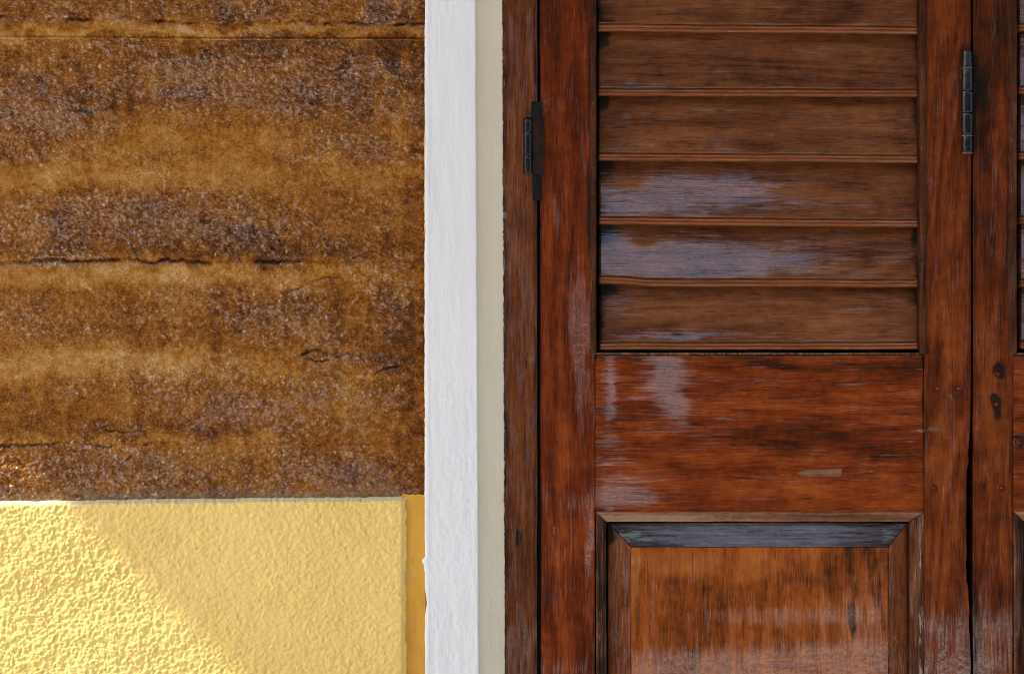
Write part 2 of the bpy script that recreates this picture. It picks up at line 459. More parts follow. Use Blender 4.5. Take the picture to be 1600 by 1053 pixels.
M_paving = plain("sunlit_paving", (.41, .38, .345), .85, 1.5)
M_tile = plain("porch_tile", (.22, .20, .185), .6, 3.0)
M_timber = plain("roof_timber", (.10, .06, .04))
M_opp = plain("added_house_facade", (.10, .085, .065))
M_roof = plain("roof_tiles", (.16, .07, .045))

# ------------------------------------------------------------------ setting: ground, porch, added houses opposite
def ground(name, mat, x0, x1, y0, y1, z, kind="structure"):
    o = mesh_obj(name, [(x0, y0, z), (x1, y0, z), (x1, y1, z), (x0, y1, z)], [[0, 1, 2, 3]], mat, smooth=False)
    return tag(o, kind=kind)
ground("ground", M_paving, -150, 150, -150, 60, -0.12)
fl = box("porch_floor", M_tile, None, (-6, -1.6, -0.118), (6, 0.0, 0.0)); tag(fl, kind="structure")

SLOPE = 0.98
ZR = 2.95
XE = X(112) - (ZR - Z(795)) / SLOPE                 # end of the porch roof whose shade edge crosses the yellow dado
pr = box("porch_roof", M_timber, None, (XE, -1.5, ZR), (6.0, -0.02, ZR + .14)); tag(pr, kind="structure")
pf = box("porch_beam", M_timber, None, (XE + .3, -1.48, ZR - .10), (6.0, -1.40, ZR - .004)); tag(pf, kind="structure")

def house(x0, x1, y0, y1, h, label):  # unseen house blocks, added to darken and shape the reflections
    t = empty("added_house", ((x0 + x1) / 2, (y0 + y1) / 2, -.12), label, "house", "unseen houses added for reflections")
    box("wall", M_opp, t, (x0, y0, -.115), (x1, y1, h))
    ym = (y0 + y1) / 2
    co = [(x0 - .3, y0 - .3, h + .004), (x1 + .3, y0 - .3, h + .004), (x1 + .3, y1 + .3, h + .004), (x0 - .3, y1 + .3, h + .004), (x0 - .3, ym, h + 1.1), (x1 + .3, ym, h + 1.1)]
    mesh_obj("roof", co, [[0, 1, 5, 4], [2, 3, 4, 5], [1, 2, 5], [3, 0, 4], [3, 2, 1, 0]], M_roof, t, smooth=False)
    return t
house(-16, .25, -18, -12, 3.2, "unseen dark house added across the street, left of the reflected gap")
house(1.60, 18, -18, -12, 3.2, "unseen dark house added across the street, right of the reflected gap")

# ------------------------------------------------------------------ house wall: varnished courses, dado, mustard strip
wall_t = empty("house_wall", (X(300), 0.0, 0.0), "brown varnished rough wall above a yellow textured dado, left of the white door trim", "wall")

def cols_fine(x_lo, x_hi, step, far):
    out = list(np.arange(x_hi, x_lo, -step)) + list(np.arange(x_lo, -620, -2.8)); s = 2.8
    while out[-1] > far: s *= 1.35; out.append(out[-1] - s)
    return np.array(out[::-1])

CRACKS = [  # points (px), groove half width, depth m, strength along it by noise
    ([(-60, 30), (0, 26), (45, 27), (70, 30), (110, 31), (160, 33), (185, 28), (208, 29), (214, 33), (226, 31), (300, 38), (400, 38), (430, 38), (455, 36), (470, 32), (500, 38), (535, 36), (600, 40), (664, 38)], 2.2, .0045, 1),
    ([(-60, 58), (100, 58.5), (300, 60), (664, 61)], 1.0, .0012, 2),
    ([(-60, 414), (0, 412), (45, 410), (75, 407), (130, 409), (170, 406), (215, 407), (240, 412), (260, 405), (330, 412), (365, 407), (400, 408), (430, 410), (480, 409), (520, 410)], 2.4, .0045, 3),
    ([(-60, 694), (40, 696), (90, 693), (115, 690), (150, 697), (200, 699), (240, 692), (290, 690)], 1.6, .0022, 4),
    ([(455, 562), (480, 552), (490, 548), (515, 551), (530, 556), (545, 553)], 2.0, .0038, 5),
    ([(478, 560), (495, 566), (520, 560), (545, 556), (575, 552)], 1.6, .0028, 6),
    ([(585, 585), (600, 576), (625, 571)], 1.6, .0022, 7),
    ([(0, 182), (45, 177), (95, 171), (140, 176), (170, 170), (190, 165)], 2.0, .0007, 8),
    ([(478, 445), (490, 438), (505, 434), (540, 436)], 1.5, .0016, 9),
    ([(450, 456), (470, 450)], 1.5, .0020, 10),
    ([(205, 712), (190, 725), (182, 745), (180, 765)], 1.5, .0022, 11),
    ([(150, 672), (200, 676), (240, 672)], 1.5, .0012, 12),
]
def wall_fields(PX, PY):
    rough = .30 + .8 * (fbm(PX / 50, PY / 26, 5, 77) - .47) + .64 * blobs(PX, PY, [
        (150, 110, 200, 45, .5), (40, 190, 120, 62, 1.0), (430, 110, 190, 55, .8), (560, 170, 110, 60, .55), (330, 160, 120, 50, .45),
        (130, 345, 160, 52, .85), (270, 330, 140, 50, .55), (420, 350, 110, 50, .75), (590, 380, 60, 60, .45), (560, 240, 120, 30, .5),
        (60, 500, 120, 40, .5), (330, 480, 160, 40, .5), (620, 460, 28, 55, .8), (480, 500, 120, 40, .5), (560, 590, 90, 60, .4),
        (230, 600, 200, 50, .35), (420, 640, 140, 60, .45), (100, 735, 190, 40, .75), (330, 740, 200, 40, .5), (540, 735, 120, 40, .45),
        (300, 10, 320, 26, .6), (600, 12, 40, 24, 1.0), (615, 105, 16, 20, 1.0), (120, 405, 120, 10, .5), (505, 556, 45, 10, .7),
    ], 34, 50, 3)
    rough = rough - blobs(PX, PY, [(110, 275, 240, 20, .35), (130, 430, 200, 14, .25), (90, 568, 160, 22, .25), (200, 48, 400, 8, .3), (430, 270, 240, 18, .2), (300, 220, 120, 26, .2), (560, 48, 120, 8, .3)], 24, 40, 8)
    rough = np.clip(rough, 0, 1.2)
    tone = .50 + blobs(PX, PY, [
        (120, 48, 260, 8, .38), (480, 50, 220, 7, .24), (100, 275, 260, 24, .30), (430, 275, 260, 22, .16), (90, 185, 120, 14, .10), (280, 220, 200, 26, .14),
        (130, 430, 220, 20, .34), (420, 428, 220, 18, .24), (90, 568, 190, 28, .42), (330, 575, 170, 24, .2), (560, 620, 70, 40, .12),
        (590, 130, 14, 50, .25), (628, 190, 12, 60, .2), (160, 690, 260, 8, .12), (420, 700, 200, 20, .10),
        (430, 80, 220, 26, -.20), (560, 150, 110, 60, -.20), (200, 150, 120, 20, -.12), (650, 360, 22, 320, -.16), (610, 520, 60, 60, -.20), (630, 650, 36, 130, -.14),
        (230, 385, 220, 22, -.18), (500, 390, 160, 20, -.22), (300, 340, 200, 40, -.08), (200, 665, 200, 14, -.20), (560, 730, 120, 40, -.14), (640, 80, 26, 40, -.22),
        (260, 520, 160, 20, -.12), (450, 480, 140, 24, -.10), (300, 12, 320, 22, -.08), (370, 22, 30, 18, -.25), (43, 282, 6, 22, -.22), (180, 740, 22, 30, -.10)
    ], 40, 36, 9) * .68 + (fbm(PX / 36, PY / 20, 4, 79) - .48) * .22
    bloom_glint = rough * .85 + blobs(PX, PY, [(330, 768, 360, 9, .5), (70, 414, 90, 5, 1.3), (200, 412, 160, 4, .6), (60, 180, 80, 8, .3), (470, 650, 130, 30, .25),  # grey colour: painted glints on rough relief plus pale patches
        (330, 640, 160, 30, .2), (180, 32, 30, 5, .6), (60, 28, 60, 4, .5), (480, 42, 90, 4, .5), (560, 745, 100, 24, .4)], 10, 30, 5)
    h = (fbm(PX / 210, PY / 60, 4, 1) - .5) * .0042
    h += (fbm(PX / 38, PY / 26, 4, 2) - .5) * .0012
    h += rough * (fbm(PX / 5.5, PY / 4.2, 3, 4, .65) - .5) * .0042
    h += (fbm(PX / 7, PY / 6, 3, 6, .6) - .5) * .0008
    lump = vn(PX / 3.6, PY / 3.0, 8); h += rough * sst(.62, .95, lump) * .0009
    h += .0016 * sst(60, 66, PY) * 0
    for pts, w, dep, sd in CRACKS:
        xs = [p[0] for p in pts]; ys = [p[1] for p in pts]
        if xs[0] > xs[-1] or abs(xs[0] - xs[-1]) < 40 and len(pts) == 4:   # near vertical crack
            ord_ = np.argsort(ys); c = np.interp(PY, np.array(ys)[ord_], np.array(xs)[ord_]) + (fbm(PY / 9, PY * 0 + sd, 3, sd) - .5) * 5
            d = PX - c; end = sst(ys[0] - 8 if ys[0] < ys[-1] else ys[-1] - 8, min(ys) + 4, PY) * (1 - sst(max(ys) - 4, max(ys) + 6, PY))
            al = PY
        else:
            c = np.interp(PX, xs, ys) + (fbm(PX / 9, PX * 0 + sd, 3, sd) - .5) * (5 if sd != 2 else .6) + (vn(PX / 3.2, PX * 0 + sd, sd + 1) - .5) * (2.2 if sd != 2 else 0)
            d = PY - c; end = sst(xs[0] - 8, xs[0] + 6, PX) * (1 - sst(xs[-1] - 6, xs[-1] + 8, PX)); al = PX
            if xs[-1] > 650: end = sst(xs[0] - 8, xs[0] + 6, PX)
        amp = end * (.25 + .95 * sst(.38, .62, fbm(al / 34, al * 0 + sd * 3.1, 3, sd))) if sd != 2 else end
        g = np.exp(-(d / w) ** 2)
        h -= dep * .75 * amp * g
        if sd != 2:   # crumbled lower lip coloured paler grey, groove darker, upper lip hangs over
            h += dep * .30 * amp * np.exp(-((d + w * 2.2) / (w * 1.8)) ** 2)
            bloom_glint += .9 * amp * np.exp(-((d - w * 2.1) / (w * 1.5)) ** 2)
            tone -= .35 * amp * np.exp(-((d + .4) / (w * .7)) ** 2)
        else:
            tone += .28 * np.exp(-((d - 1.8) / 1.1) ** 2) - .3 * np.exp(-((d + .8) / 1.4) ** 2)
    for cx, cy, r in ((615, 105, 13), (600, 14, 24)):
        q = np.hypot(PX - cx, (PY - cy) * .9) / r
        h += -.0025 * np.exp(-(q / .8) ** 4) + .0010 * np.exp(-((q - 1.1) / .3) ** 2) + np.exp(-q ** 4) * (fbm(PX / 5, PY / 5, 3, 12) - .5) * .004
        tone -= .12 * np.exp(-q ** 4)
    edge = sst(652, 663, PX); tone -= .10 * edge; 
    h = h * (.15 + .85 * sst(-1000, -560, PX)) * (.15 + .85 * sst(-700, -330, PY))
    gloss = np.clip(.35 + rough * .5 + (fbm(PX / 40, PY / 25, 3, 21) - .5) * .9, 0, 1)
    return h, gloss, np.clip(rough, 0, 1.2), np.clip(bloom_glint, 0, 1.2), np.clip(tone, -.2, 1.2)

cx_ = cols_fine(-40, 665, 1.3, -3000)
course_rows = []
r_ = list(np.arange(60, -20, -1.3)) + list(np.arange(-21, -360, -2.8)); s_ = 2.8
while r_[-1] > -3300: s_ *= 1.35; r_.append(r_[-1] - s_)
course_rows.append(np.array(r_[::-1]))
course_rows.append(np.linspace(60, 409, int(349 / 1.3)))
course_rows.append(np.linspace(409, 694, int(285 / 1.3)))
course_rows.append(np.linspace(694, 784, int(90 / 1.3)))
for k, rows in enumerate(course_rows):
    PXg, PYg = np.meshgrid(cx_, rows)
    h, gl, ro, bl, to = wall_fields(PXg, PYg)
    grid_mesh("wall_course", PXg, PYg, -h, M_wall, wall_t, (gl, ro, bl, to), back=.2)

# yellow dado with its sloping top ledge
def ledge_y(px): return 781 - 7.5 * np.clip(px, 0, 640) / 640 + (fbm(px / 28, px * 0 + 3, 3, 3) - .5) * 3 + (fbm(px / 4, px * 0 + 8, 3, 5) - .5) * 1.6
dc = cols_fine(-40, 634, 1.2, -3000)
dr = list(np.concatenate([np.linspace(0, 9, 9), np.arange(10, 290, 1.2), np.arange(291, 620, 2.8)])); s_ = 2.8
while dr[-1] < 1440: s_ *= 1.3; dr.append(dr[-1] + s_)
PXg, R_ = np.meshgrid(dc, np.array(dr))
PXg = PXg + (fbm(R_ / 14, R_ * 0 + 4, 4, 45) - .5) * 6 * sst(590, 634, PXg)
PYg = ledge_y(PXg) + R_
front = sst(-2, 11, R_)
side = 1 - sst(626, 634, PXg) * .75
wx = (fbm(PXg / 16, PYg / 16, 3, 41) - .5) * 9; wy = (fbm(PXg / 16, PYg / 16, 3, 43) - .5) * 9
base_ = fbm((PXg + wx) / 17, (PYg + wy) / 15, 5, 31, .80); stip = fbm((PXg + wx * .5) / 3.6, (PYg - wy * .5) / 3.6, 2, 33, .6); stip2 = fbm((PXg - wy) / 8.0, (PYg + wx) / 7.0, 3, 36, .6)
gx = PXg + wx * .35 + PYg * .25; gy = PYg + wy * .35
mound = (base_ - .5) * .0024 + grains(gx, gy, 6.4, 1) * .0008 + grains(gx, gy * 1.1, 4.2, 2) * .00055 - grains(gx + 90, gy, 12.0, 3, .2, .5) * .0012
smooth_sw = .55 + .6 * fbm(PXg / 90, PYg / 60, 3, 35)
mound = mound * sst(-1000, -560, PXg) * (1 - sst(560, 900, R_))
hd = .010 * front * (1 - (1 - side) * .9) + mound * smooth_sw * (.25 + .75 * front) + (fbm(PXg / 120, PYg / 100, 3, 37) - .5) * .003
hd -= .012 * (1 - sst(0, 2.5, R_)) * .6
wear = (1 - sst(6, 11, R_)) * .85 + sst(627, 631, PXg) * (.05 + .75 * sst(.5, .7, fbm(PXg / 20, PYg / 20, 3, 39)))
grid_mesh("dado", PXg, PYg, -hd, M_yellow, wall_t, (.5, 0, wear, .5), back=.2)

# mustard strip between dado and trim
xs = np.linspace(628, 665, 26); ys = np.concatenate([np.linspace(0, 320, 200), np.linspace(340, 1460, 12)])
U_, V_ = np.meshgrid(xs, ys)
PYg = 773 + V_ + (fbm(U_ / 9, U_ * 0, 3, 51) - .5) * 8
yy = -.0020 + .0015 * np.exp(-((U_ - 636) / 6) ** 2) - .0022 * np.exp(-(V_ / 5) ** 2) + (fbm(U_ / 20, PYg / 60, 3, 52) - .5) * .0015
grid_mesh("painted_strip", U_, PYg, yy, M_mustard, wall_t, (.5, 0, 0, .5), back=.2)

# rest of the house front, beyond the frame
box("plain_wall", M_pale, wall_t, (X(2900), 0.0, 0.0), (6.0, .2, 5.0))
box("plain_wall", M_pale, wall_t, (X(664), 0.0, 2.2), (X(2900) - .003, .2, 5.0))
box("back_wall", M_dark_in, wall_t, (-.6, 1.0, -.1), (2.2, 1.1, 2.6))
box("back_wall", M_dark_in, wall_t, (-.6, .203, -.1), (-.5, .997, 2.6))
box("back_wall", M_dark_in, wall_t, (2.1, .203, -.1), (2.2, .997, 2.6))
box("back_wall", M_dark_in, wall_t, (-.497, .203, 2.5), (2.097, .997, 2.6))
box("back_wall", M_dark_in, wall_t, (-.497, .203, -.1), (2.097, .997, -.002))

# ------------------------------------------------------------------ white trim and beige reveal
trim_t = empty("door_trim", (X(726), 0.0, 0.0), "white painted vertical door trim with a beige inner strip between brown wall and door", "door trim")
def strip(name, mat, x0, x1t, x1b, yl, yr, seed, jl, jr, back=.2):
    u = axis_pts(60, 2.0, 60); v = np.concatenate([np.linspace(-900, -60, 20), np.linspace(-40, 1080, 620), np.linspace(1100, 2240, 24)])
    U, V = np.meshgrid(u, v)
    f = np.clip(V / 1053, -1, 2)
    x1 = x1t + (x1b - x1t) * f
    PX = x0 + (x1 - x0) * U + jl(V) * (1 - U) ** 8 + jr(V) * U ** 8
    Y = yl + (yr - yl) * U
    q = np.clip(1 - np.minimum(U, 1 - U) * 60 / 2.0, 0, 1)
    Y = Y + 1.4 * S * (1 - np.sqrt(np.clip(1 - q * q, 0, 1)))
    Y = Y - (fbm(PX / 16, V / 70, 4, seed) - .5) * .0012 - (fbm(PX / 5, V / 7, 3, seed + 2) - .5) * .0007 * sst(300, 800, V)
    Y = Y - np.exp(-((U - .06) / .03) ** 2) * .0008 * (fbm(V / 30, V * 0, 3, seed + 4))
    return grid_mesh(name, PX, V, Y, mat, trim_t, (.5, 0, 0, .5), back)
def j_left(V): return (fbm(V / 26, V * 0 + 2, 4, 61) - .5) * 1.8 - 4.5 * np.exp(-((V - 877) / 5) ** 4) - 2 * np.exp(-((V - 888) / 4) ** 2) + 3 * np.exp(-((V - 940) / 14) ** 2) * 1
def j_none(V): return (fbm(V / 50, V * 0 + 3, 3, 62) - .5) * 1.0
def j_right(V): return (fbm(V / 10, V * 0 + 5, 4, 63) - .5) * 2.6 + (fbm(V / 3, V * 0 + 5, 2, 64) - .5) * 1.6 * sst(.45, .6, fbm(V / 40, V * 0, 2, 66))
strip("white_band", M_white, 664, 743, 748, -.014, -.014, 71, j_left, j_none)
strip("beige_strip", M_beige, 742.0, 785, 789, -.0085, .0045, 75, j_none, j_right)

# thin line of old yellow paint squeezed along the trim's left edge
v_ = np.concatenate([np.linspace(60, 775, 420)]); u_ = np.linspace(0, 1, 5)
U_, V_ = np.meshgrid(u_, v_)
wid = 1.1 + 2.4 * np.clip(fbm(V_ / 30, V_ * 0 + 6, 4, 55) - .42, 0, 1) * 3 * sst(60, 420, V_)
PXe = 664.6 - wid * (1 - U_) + (fbm(V_ / 6, V_ * 0 + 2, 3, 56) - .5) * 1.2 * (1 - U_)
grid_mesh("paint_edge", PXe, V_, -.0060 - .0075 * U_, M_cream, trim_t, (.5, 0, 0, .5), back=.02)

# ------------------------------------------------------------------ door frame
frame_t = empty("door_frame", (X(810), .05, 0.0), "worn brown wooden door jamb beside the beige strip", "door frame")
def jamb_attr(PX, PY, U, V):
    g = .45 + blobs(PX, PY, [(800, 560, 26, 300, .1), (815, 1020, 40, 60, .25), (822, 480, 8, 60, .25)], 8, 40, 2)
    d = .18 + .55 * np.exp(-((PX - 790) / 5) ** 2) * sst(.35, .6, fbm(PX * 0 + 1, PY / 50, 3, 81)) + .6 * np.exp(-((PX - 836) / 4) ** 2) \
        + blobs(PX, PY, [(810, 840, 5, 14, .9), (815, 880, 12, 60, .2), (812, 60, 20, 120, .15), (800, 700, 20, 120, .15)], 5, 20, 4)
    w = .70 * np.exp(-((PX - 788) / 2.6) ** 2) * sst(.40, .62, fbm(PX * 0 + 1, PY / 30, 3, 83)) + blobs(PX, PY, [(792, 302, 4, 16, .6), (791, 335, 3, 8, .5), (827, 560, 8, 9, .5), (802, 130, 4, 16, .25)], 2, 8, 3)
    t = .47 + (fbm(PX / 20, PY / 200, 3, 85) - .5) * .3 + blobs(PX, PY, [(808, 200, 16, 110, .12), (812, 420, 18, 60, .12), (800, 600, 20, 160, -.05)], 4, 30, 1)
    return g, d, w, t
board("jamb", M_jamb, frame_t, rect(781, -900, 839.3, 2240), .0085, 3.0, 1.5, back=.12, attr=jamb_attr, jit=.6, seed=3)
box("rebate", M_plate, frame_t, (X(840.5), .032, 0.0), (X(848), .12, 2.17))
box("head", M_jamb, frame_t, (X(664) + .003, .0, 2.18), (X(2900) - .006, .12, 2.197))

# ------------------------------------------------------------------ shutter leaves
YF = .0105
def louvre_leaf(t, x0, x1, xi0, xi1, o0, o1, slat_lips, top_lips, rail_y, panel_top, seed, front, detail):
    """x0..x1 leaf edges, xi0/xi1 inner stile edges, o0..o1 louvre opening"""
    ybot = 2080
    def stile_attr(PX, PY, U, V):
        g = .26 + detail['gloss'](PX, PY); d = .12 + detail['dirt'](PX, PY); w = detail['wear'](PX, PY); tn = .47 + detail['tone'](PX, PY)
        return g, d, w, tn
    def stile_y(PX, PY, U, V): return detail['pits'](PX, PY)
    eL, eR = detail['edges']
    sl = board("stile", detail['matL'], t, ((x0[0], -620), (xi0, -620), (xi0, ybot), (x0[1], ybot)), front, 2.4, 1.6, back=front + .04, yfun=stile_y, attr=stile_attr, jit=eL, seed=seed + 1)
    sr = board("stile", detail['matR'], t, ((xi1, -620), (x1[0], -620), (x1[1], ybot), (xi1, ybot)), front + .0003, shift=detail.get('edge'), step=2.4, r=1.8, back=front + .04, yfun=stile_y, attr=stile_attr, jit=eR, seed=seed + 2)
    rail = board("rail", M_rail, t, rect(xi0 + .4, rail_y, xi1 - .4, panel_top), front + .0006, 2.2, 1.3, back=front + .04, yfun=stile_y, attr=stile_attr, jit=.4, seed=seed + 3)
    # rails beyond the frame
    board("rail", M_rail, t, rect(xi0 + .4, -620, xi1 - .4, -560), front + .0006, 8, 1.3, back=front + .04, seed=seed + 4)
    board("rail", M_rail, t, rect(xi0 + .4, 1900, xi1 - .4, ybot), front + .0006, 8, 1.3, back=front + .04, seed=seed + 5)
    # beads round the louvre opening
    def bead_attr(PX, PY, U, V):
        w = sst(.50, .72, fbm(PX / 3, PY / 14, 3, seed + 7)) * .48 * np.exp(-((U - .2 - .15) / .22) ** 2)
        return .25, .50 + .3 * (fbm(PX / 5, PY / 60, 3, seed) - .5), w, .42
    def bead_y(PX, PY, U, V): return -.0016 * np.sqrt(np.clip(1 - (2 * U - 1) ** 2, 0, 1)) + .0006 * np.exp(-((U - .12) / .08) ** 2)
    def bead_yr(PX, PY, U, V): return -.0016 * np.sqrt(np.clip(1 - (2 * U - 1) ** 2, 0, 1))
    bl = board("bead", M_mould_v, t, rect(xi0 - 7, -560, o0 - 2.2, rail_y - 3), front - .0004, 1.4, .8, back=front + .035, yfun=bead_y, attr=bead_attr, jit=.7, seed=seed + 11)
    br = board("bead", M_mould_v, t, rect(o1 + 1.5, -560, xi1 + 4, rail_y - 3), front - .0002, 1.4, .8, back=front + .035, yfun=bead_yr, attr=bead_attr, jit=.7, seed=seed + 12)
    def sill_attr(PX, PY, U, V):
        return .5, .45 + .5 * np.exp(-((V - .9) / .2) ** 2), .85 * np.exp(-((V - .45) / .22) ** 2) * (1 - sst(o1 - 90, o1 - 70, PX)), .45
    def sill_y(PX, PY, U, V): return -.0014 * np.sqrt(np.clip(1 - (2 * V - 1) ** 2, 0, 1))
    board("sill_bead", M_mould_v, t, ((xi0 - 6, rail_y - 5), (xi1 + 3, rail_y - 5), (xi1 - 1, rail_y), (xi0 + 2, rail_y)), front + .001, 1.2, .6, back=front + .03, yfun=sill_y, attr=sill_attr, jit=.6, seed=seed + 13)
    # slats
    lips = top_lips + slat_lips
    for k, (lyL, lyR, hump) in enumerate(lips):
        pL, pR = (lips[k - 1][0], lips[k - 1][1]) if k else (lyL - 101, lyR - 101)
        u = axis_pts(150, 1.2, o1 - o0)
        yb = front + .0055; yt = front + .0285 + .002 * math.sin(k * 2.3)
        # profile rows: (kind, value px above the lip's lower edge or fraction of the face, depth)
        rows = []
        for f in np.linspace(0, 1, 40): rows.append(('f', f, yt + (yb + .0048 - yt) * f))
        for dpx, yy in ((12.6, yb + .0048), (12.0, yb + .0060), (11.2, yb + .0062), (10.4, yb + .0030), (9.6, yb + .0004), (8.2, yb - .0004), (7.0, yb - .0001), (6.2, yb + .0012), (5.6, yb + .0015),
                        (5.0, yb + .0008), (3.9, yb - .0010), (2.6, yb - .0014), (1.3, yb - .0011), (.4, yb - .0002), (0.0, yb + .0010), (-.6, yb + .005), (-1.0, yb + .014), (-1.2, yb + .024)):
            rows.append(('l', dpx, yy))
        PXs = np.zeros((len(rows), len(u))); PYs = PXs.copy(); Ys = PXs.copy(); Fv = PXs.copy()
        xl = o0 + .5 + (3.0 if k else 0) * (k - len(top_lips)) / 6 * 1.0; xr = o1 - .6
        lip = lyL + (lyR - lyL) * u + hump * np.exp(-(u / .10) ** 2) + (fbm(u * 9, u * 0 + k, 3, seed + 20 + k) - .5) * 1.6
        prv = pL + (pR - pL) * u
        for i, (kd, val, yy) in enumerate(rows):
            PXs[i] = xl + (xr - xl) * u
            if kd == 'f': PYs[i] = (prv - 12) * (1 - val) + (lip - 13.2) * val; Fv[i] = val
            else: PYs[i] = lip - val; Fv[i] = 1 + (12.6 - val) / 12
            Ys[i] = yy
        U2 = np.broadcast_to(u, PXs.shape)
        Ys = Ys + (fbm(PXs / 130, PYs / 50, 3, seed + 30 + k) - .5) * .0022 + (fbm(PXs / 30, PYs / 14, 3, seed + 44 + k) - .5) * .0006 * (Fv < 1)
        ends = np.minimum(U2, 1 - U2) * (o1 - o0)
        Ys = Ys + .0016 * (1 - sst(0, 2.2, ends))
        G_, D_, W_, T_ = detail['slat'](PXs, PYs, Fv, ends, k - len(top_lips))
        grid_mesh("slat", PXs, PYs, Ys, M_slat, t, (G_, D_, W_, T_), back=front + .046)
    # mitred moulding round the lower panel
    m = detail['mould']                          # x at outer left, inner left, inner right, outer right, y outer, y inner
    a0, a1, b1, b0, ty, iy = m
    yl_ = 1890
    def prof(t_): return .0075 * sst(.1, 1, t_) - .0016 * np.exp(-((t_ - .22) / .13) ** 2) - .0012 * np.exp(-((t_ - .62) / .16) ** 2)
    def mtop_attr(PX, PY, U, V):
        return .35, .05 + .9 * np.exp(-((V - .42) / .05) ** 2) * sst(.45, .55, fbm(PX / 60, PY * 0, 3, 90)) + .5 * sst(.93, 1, V), .55 * (1 - sst(1000, 1300, PX)) * (V > .3) + .2, .5 + .1 * (V - .5)
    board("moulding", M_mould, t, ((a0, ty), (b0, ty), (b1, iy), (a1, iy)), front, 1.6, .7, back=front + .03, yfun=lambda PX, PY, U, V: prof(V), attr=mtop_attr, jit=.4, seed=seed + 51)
    def mv_attr(flip):
        def f(PX, PY, U, V):
            t_ = 1 - U if flip else U
            low = sst(930, 1000, PY)
            if flip: return .5, .25 + .35 * sst(.8, 1, t_), .62 * sst(.45, .75, fbm(PX / 4, PY / 30, 3, 92)) * np.exp(-((t_ - .2) / .18) ** 2) + .2, .55
            return .5, .35 - .2 * low + .4 * sst(.75, 1, t_), (.42 + .2 * low) * sst(.5, .7, fbm(PX / 3, PY / 16, 3, 91)) * np.exp(-((t_ - .35) / .25) ** 2), .42
        return f
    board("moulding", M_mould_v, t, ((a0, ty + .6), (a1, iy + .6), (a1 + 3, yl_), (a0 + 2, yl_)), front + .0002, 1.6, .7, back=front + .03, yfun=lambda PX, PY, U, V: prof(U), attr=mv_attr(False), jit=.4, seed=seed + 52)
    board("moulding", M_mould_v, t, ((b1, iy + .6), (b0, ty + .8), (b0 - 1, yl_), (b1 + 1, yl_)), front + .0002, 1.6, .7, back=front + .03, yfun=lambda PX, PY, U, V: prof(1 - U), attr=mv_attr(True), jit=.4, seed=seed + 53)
    # raised panel: field with four bevels (two in reach of the frame)
    f0, f1, fy = detail['field']
    def field_attr(PX, PY, U, V): return detail['fgloss'](PX, PY), .10 + detail['dirt'](PX, PY), detail['wear'](PX, PY), .47 + detail['tone'](PX, PY)
    field = board("raised_panel", M_field, t, rect(f0, fy, f1, 1850), front + .0068, 2.4, 1.6, back=front + .03, yfun=stile_y, attr=field_attr, jit=.5, seed=seed + 60)
    def bev(V, lo=.0175, hi=.0078): return lo + (hi - lo) * V
    def bt_attr(PX, PY, U, V):
        g = .55 + .45 * np.exp(-((U - .5) / .33) ** 4)
        return g, .25 + .5 * (1 - np.exp(-((U - .5) / .42) ** 6)) + .5 * sst(.9, 1, 1 - V), .6 * blobs(PX, PY, [(f0 + 10, 842, 40, 9, .9), (f0 - 5, 830, 20, 8, .8), (f1 - 2, 838, 14, 14, .9), (f1 + 20, 822, 16, 10, .7)], 8, 12, 5), .5
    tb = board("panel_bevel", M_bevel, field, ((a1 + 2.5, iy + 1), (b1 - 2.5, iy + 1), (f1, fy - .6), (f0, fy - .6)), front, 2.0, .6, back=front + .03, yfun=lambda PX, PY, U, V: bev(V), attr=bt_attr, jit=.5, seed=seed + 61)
    def bs_attr(flip):
        def f(PX, PY, U, V):
            t_ = 1 - U if flip else U
            return .5, .15 + .45 * np.exp(-(t_ / .12) ** 2) + .5 * np.exp(-((t_ - .98) / .04) ** 2) * 0 + (0 if flip else blobs(PX, PY, [(f0 - 24, 990, 5, 6, .6), (f0 - 18, 1018, 6, 14, .5), (f0 - 30, 835, 9, 16, .8)], 4, 10, 3)), \
                .5 * sst(.95, 1, t_) * sst(.4, .6, fbm(PX / 3, PY / 20, 3, 94)) + .45 * sst(985, 1010, PY + 20 * fbm(PX / 8, PY / 8, 2, 4)) * flip, .5 if not flip else .45
        return f
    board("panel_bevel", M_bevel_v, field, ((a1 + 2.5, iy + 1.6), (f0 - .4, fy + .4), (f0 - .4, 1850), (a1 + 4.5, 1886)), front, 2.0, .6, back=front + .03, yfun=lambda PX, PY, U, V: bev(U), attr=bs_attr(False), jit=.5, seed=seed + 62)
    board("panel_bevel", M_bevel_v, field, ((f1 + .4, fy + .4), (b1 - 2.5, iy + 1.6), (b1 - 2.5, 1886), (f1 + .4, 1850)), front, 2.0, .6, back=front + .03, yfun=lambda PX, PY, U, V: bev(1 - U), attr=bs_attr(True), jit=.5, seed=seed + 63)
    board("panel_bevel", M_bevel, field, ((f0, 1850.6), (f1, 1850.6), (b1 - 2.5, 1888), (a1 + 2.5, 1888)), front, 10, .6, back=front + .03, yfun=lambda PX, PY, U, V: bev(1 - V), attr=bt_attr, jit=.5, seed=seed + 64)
    return dict(stile_l=sl, stile_r=sr, rail=rail, field=field)

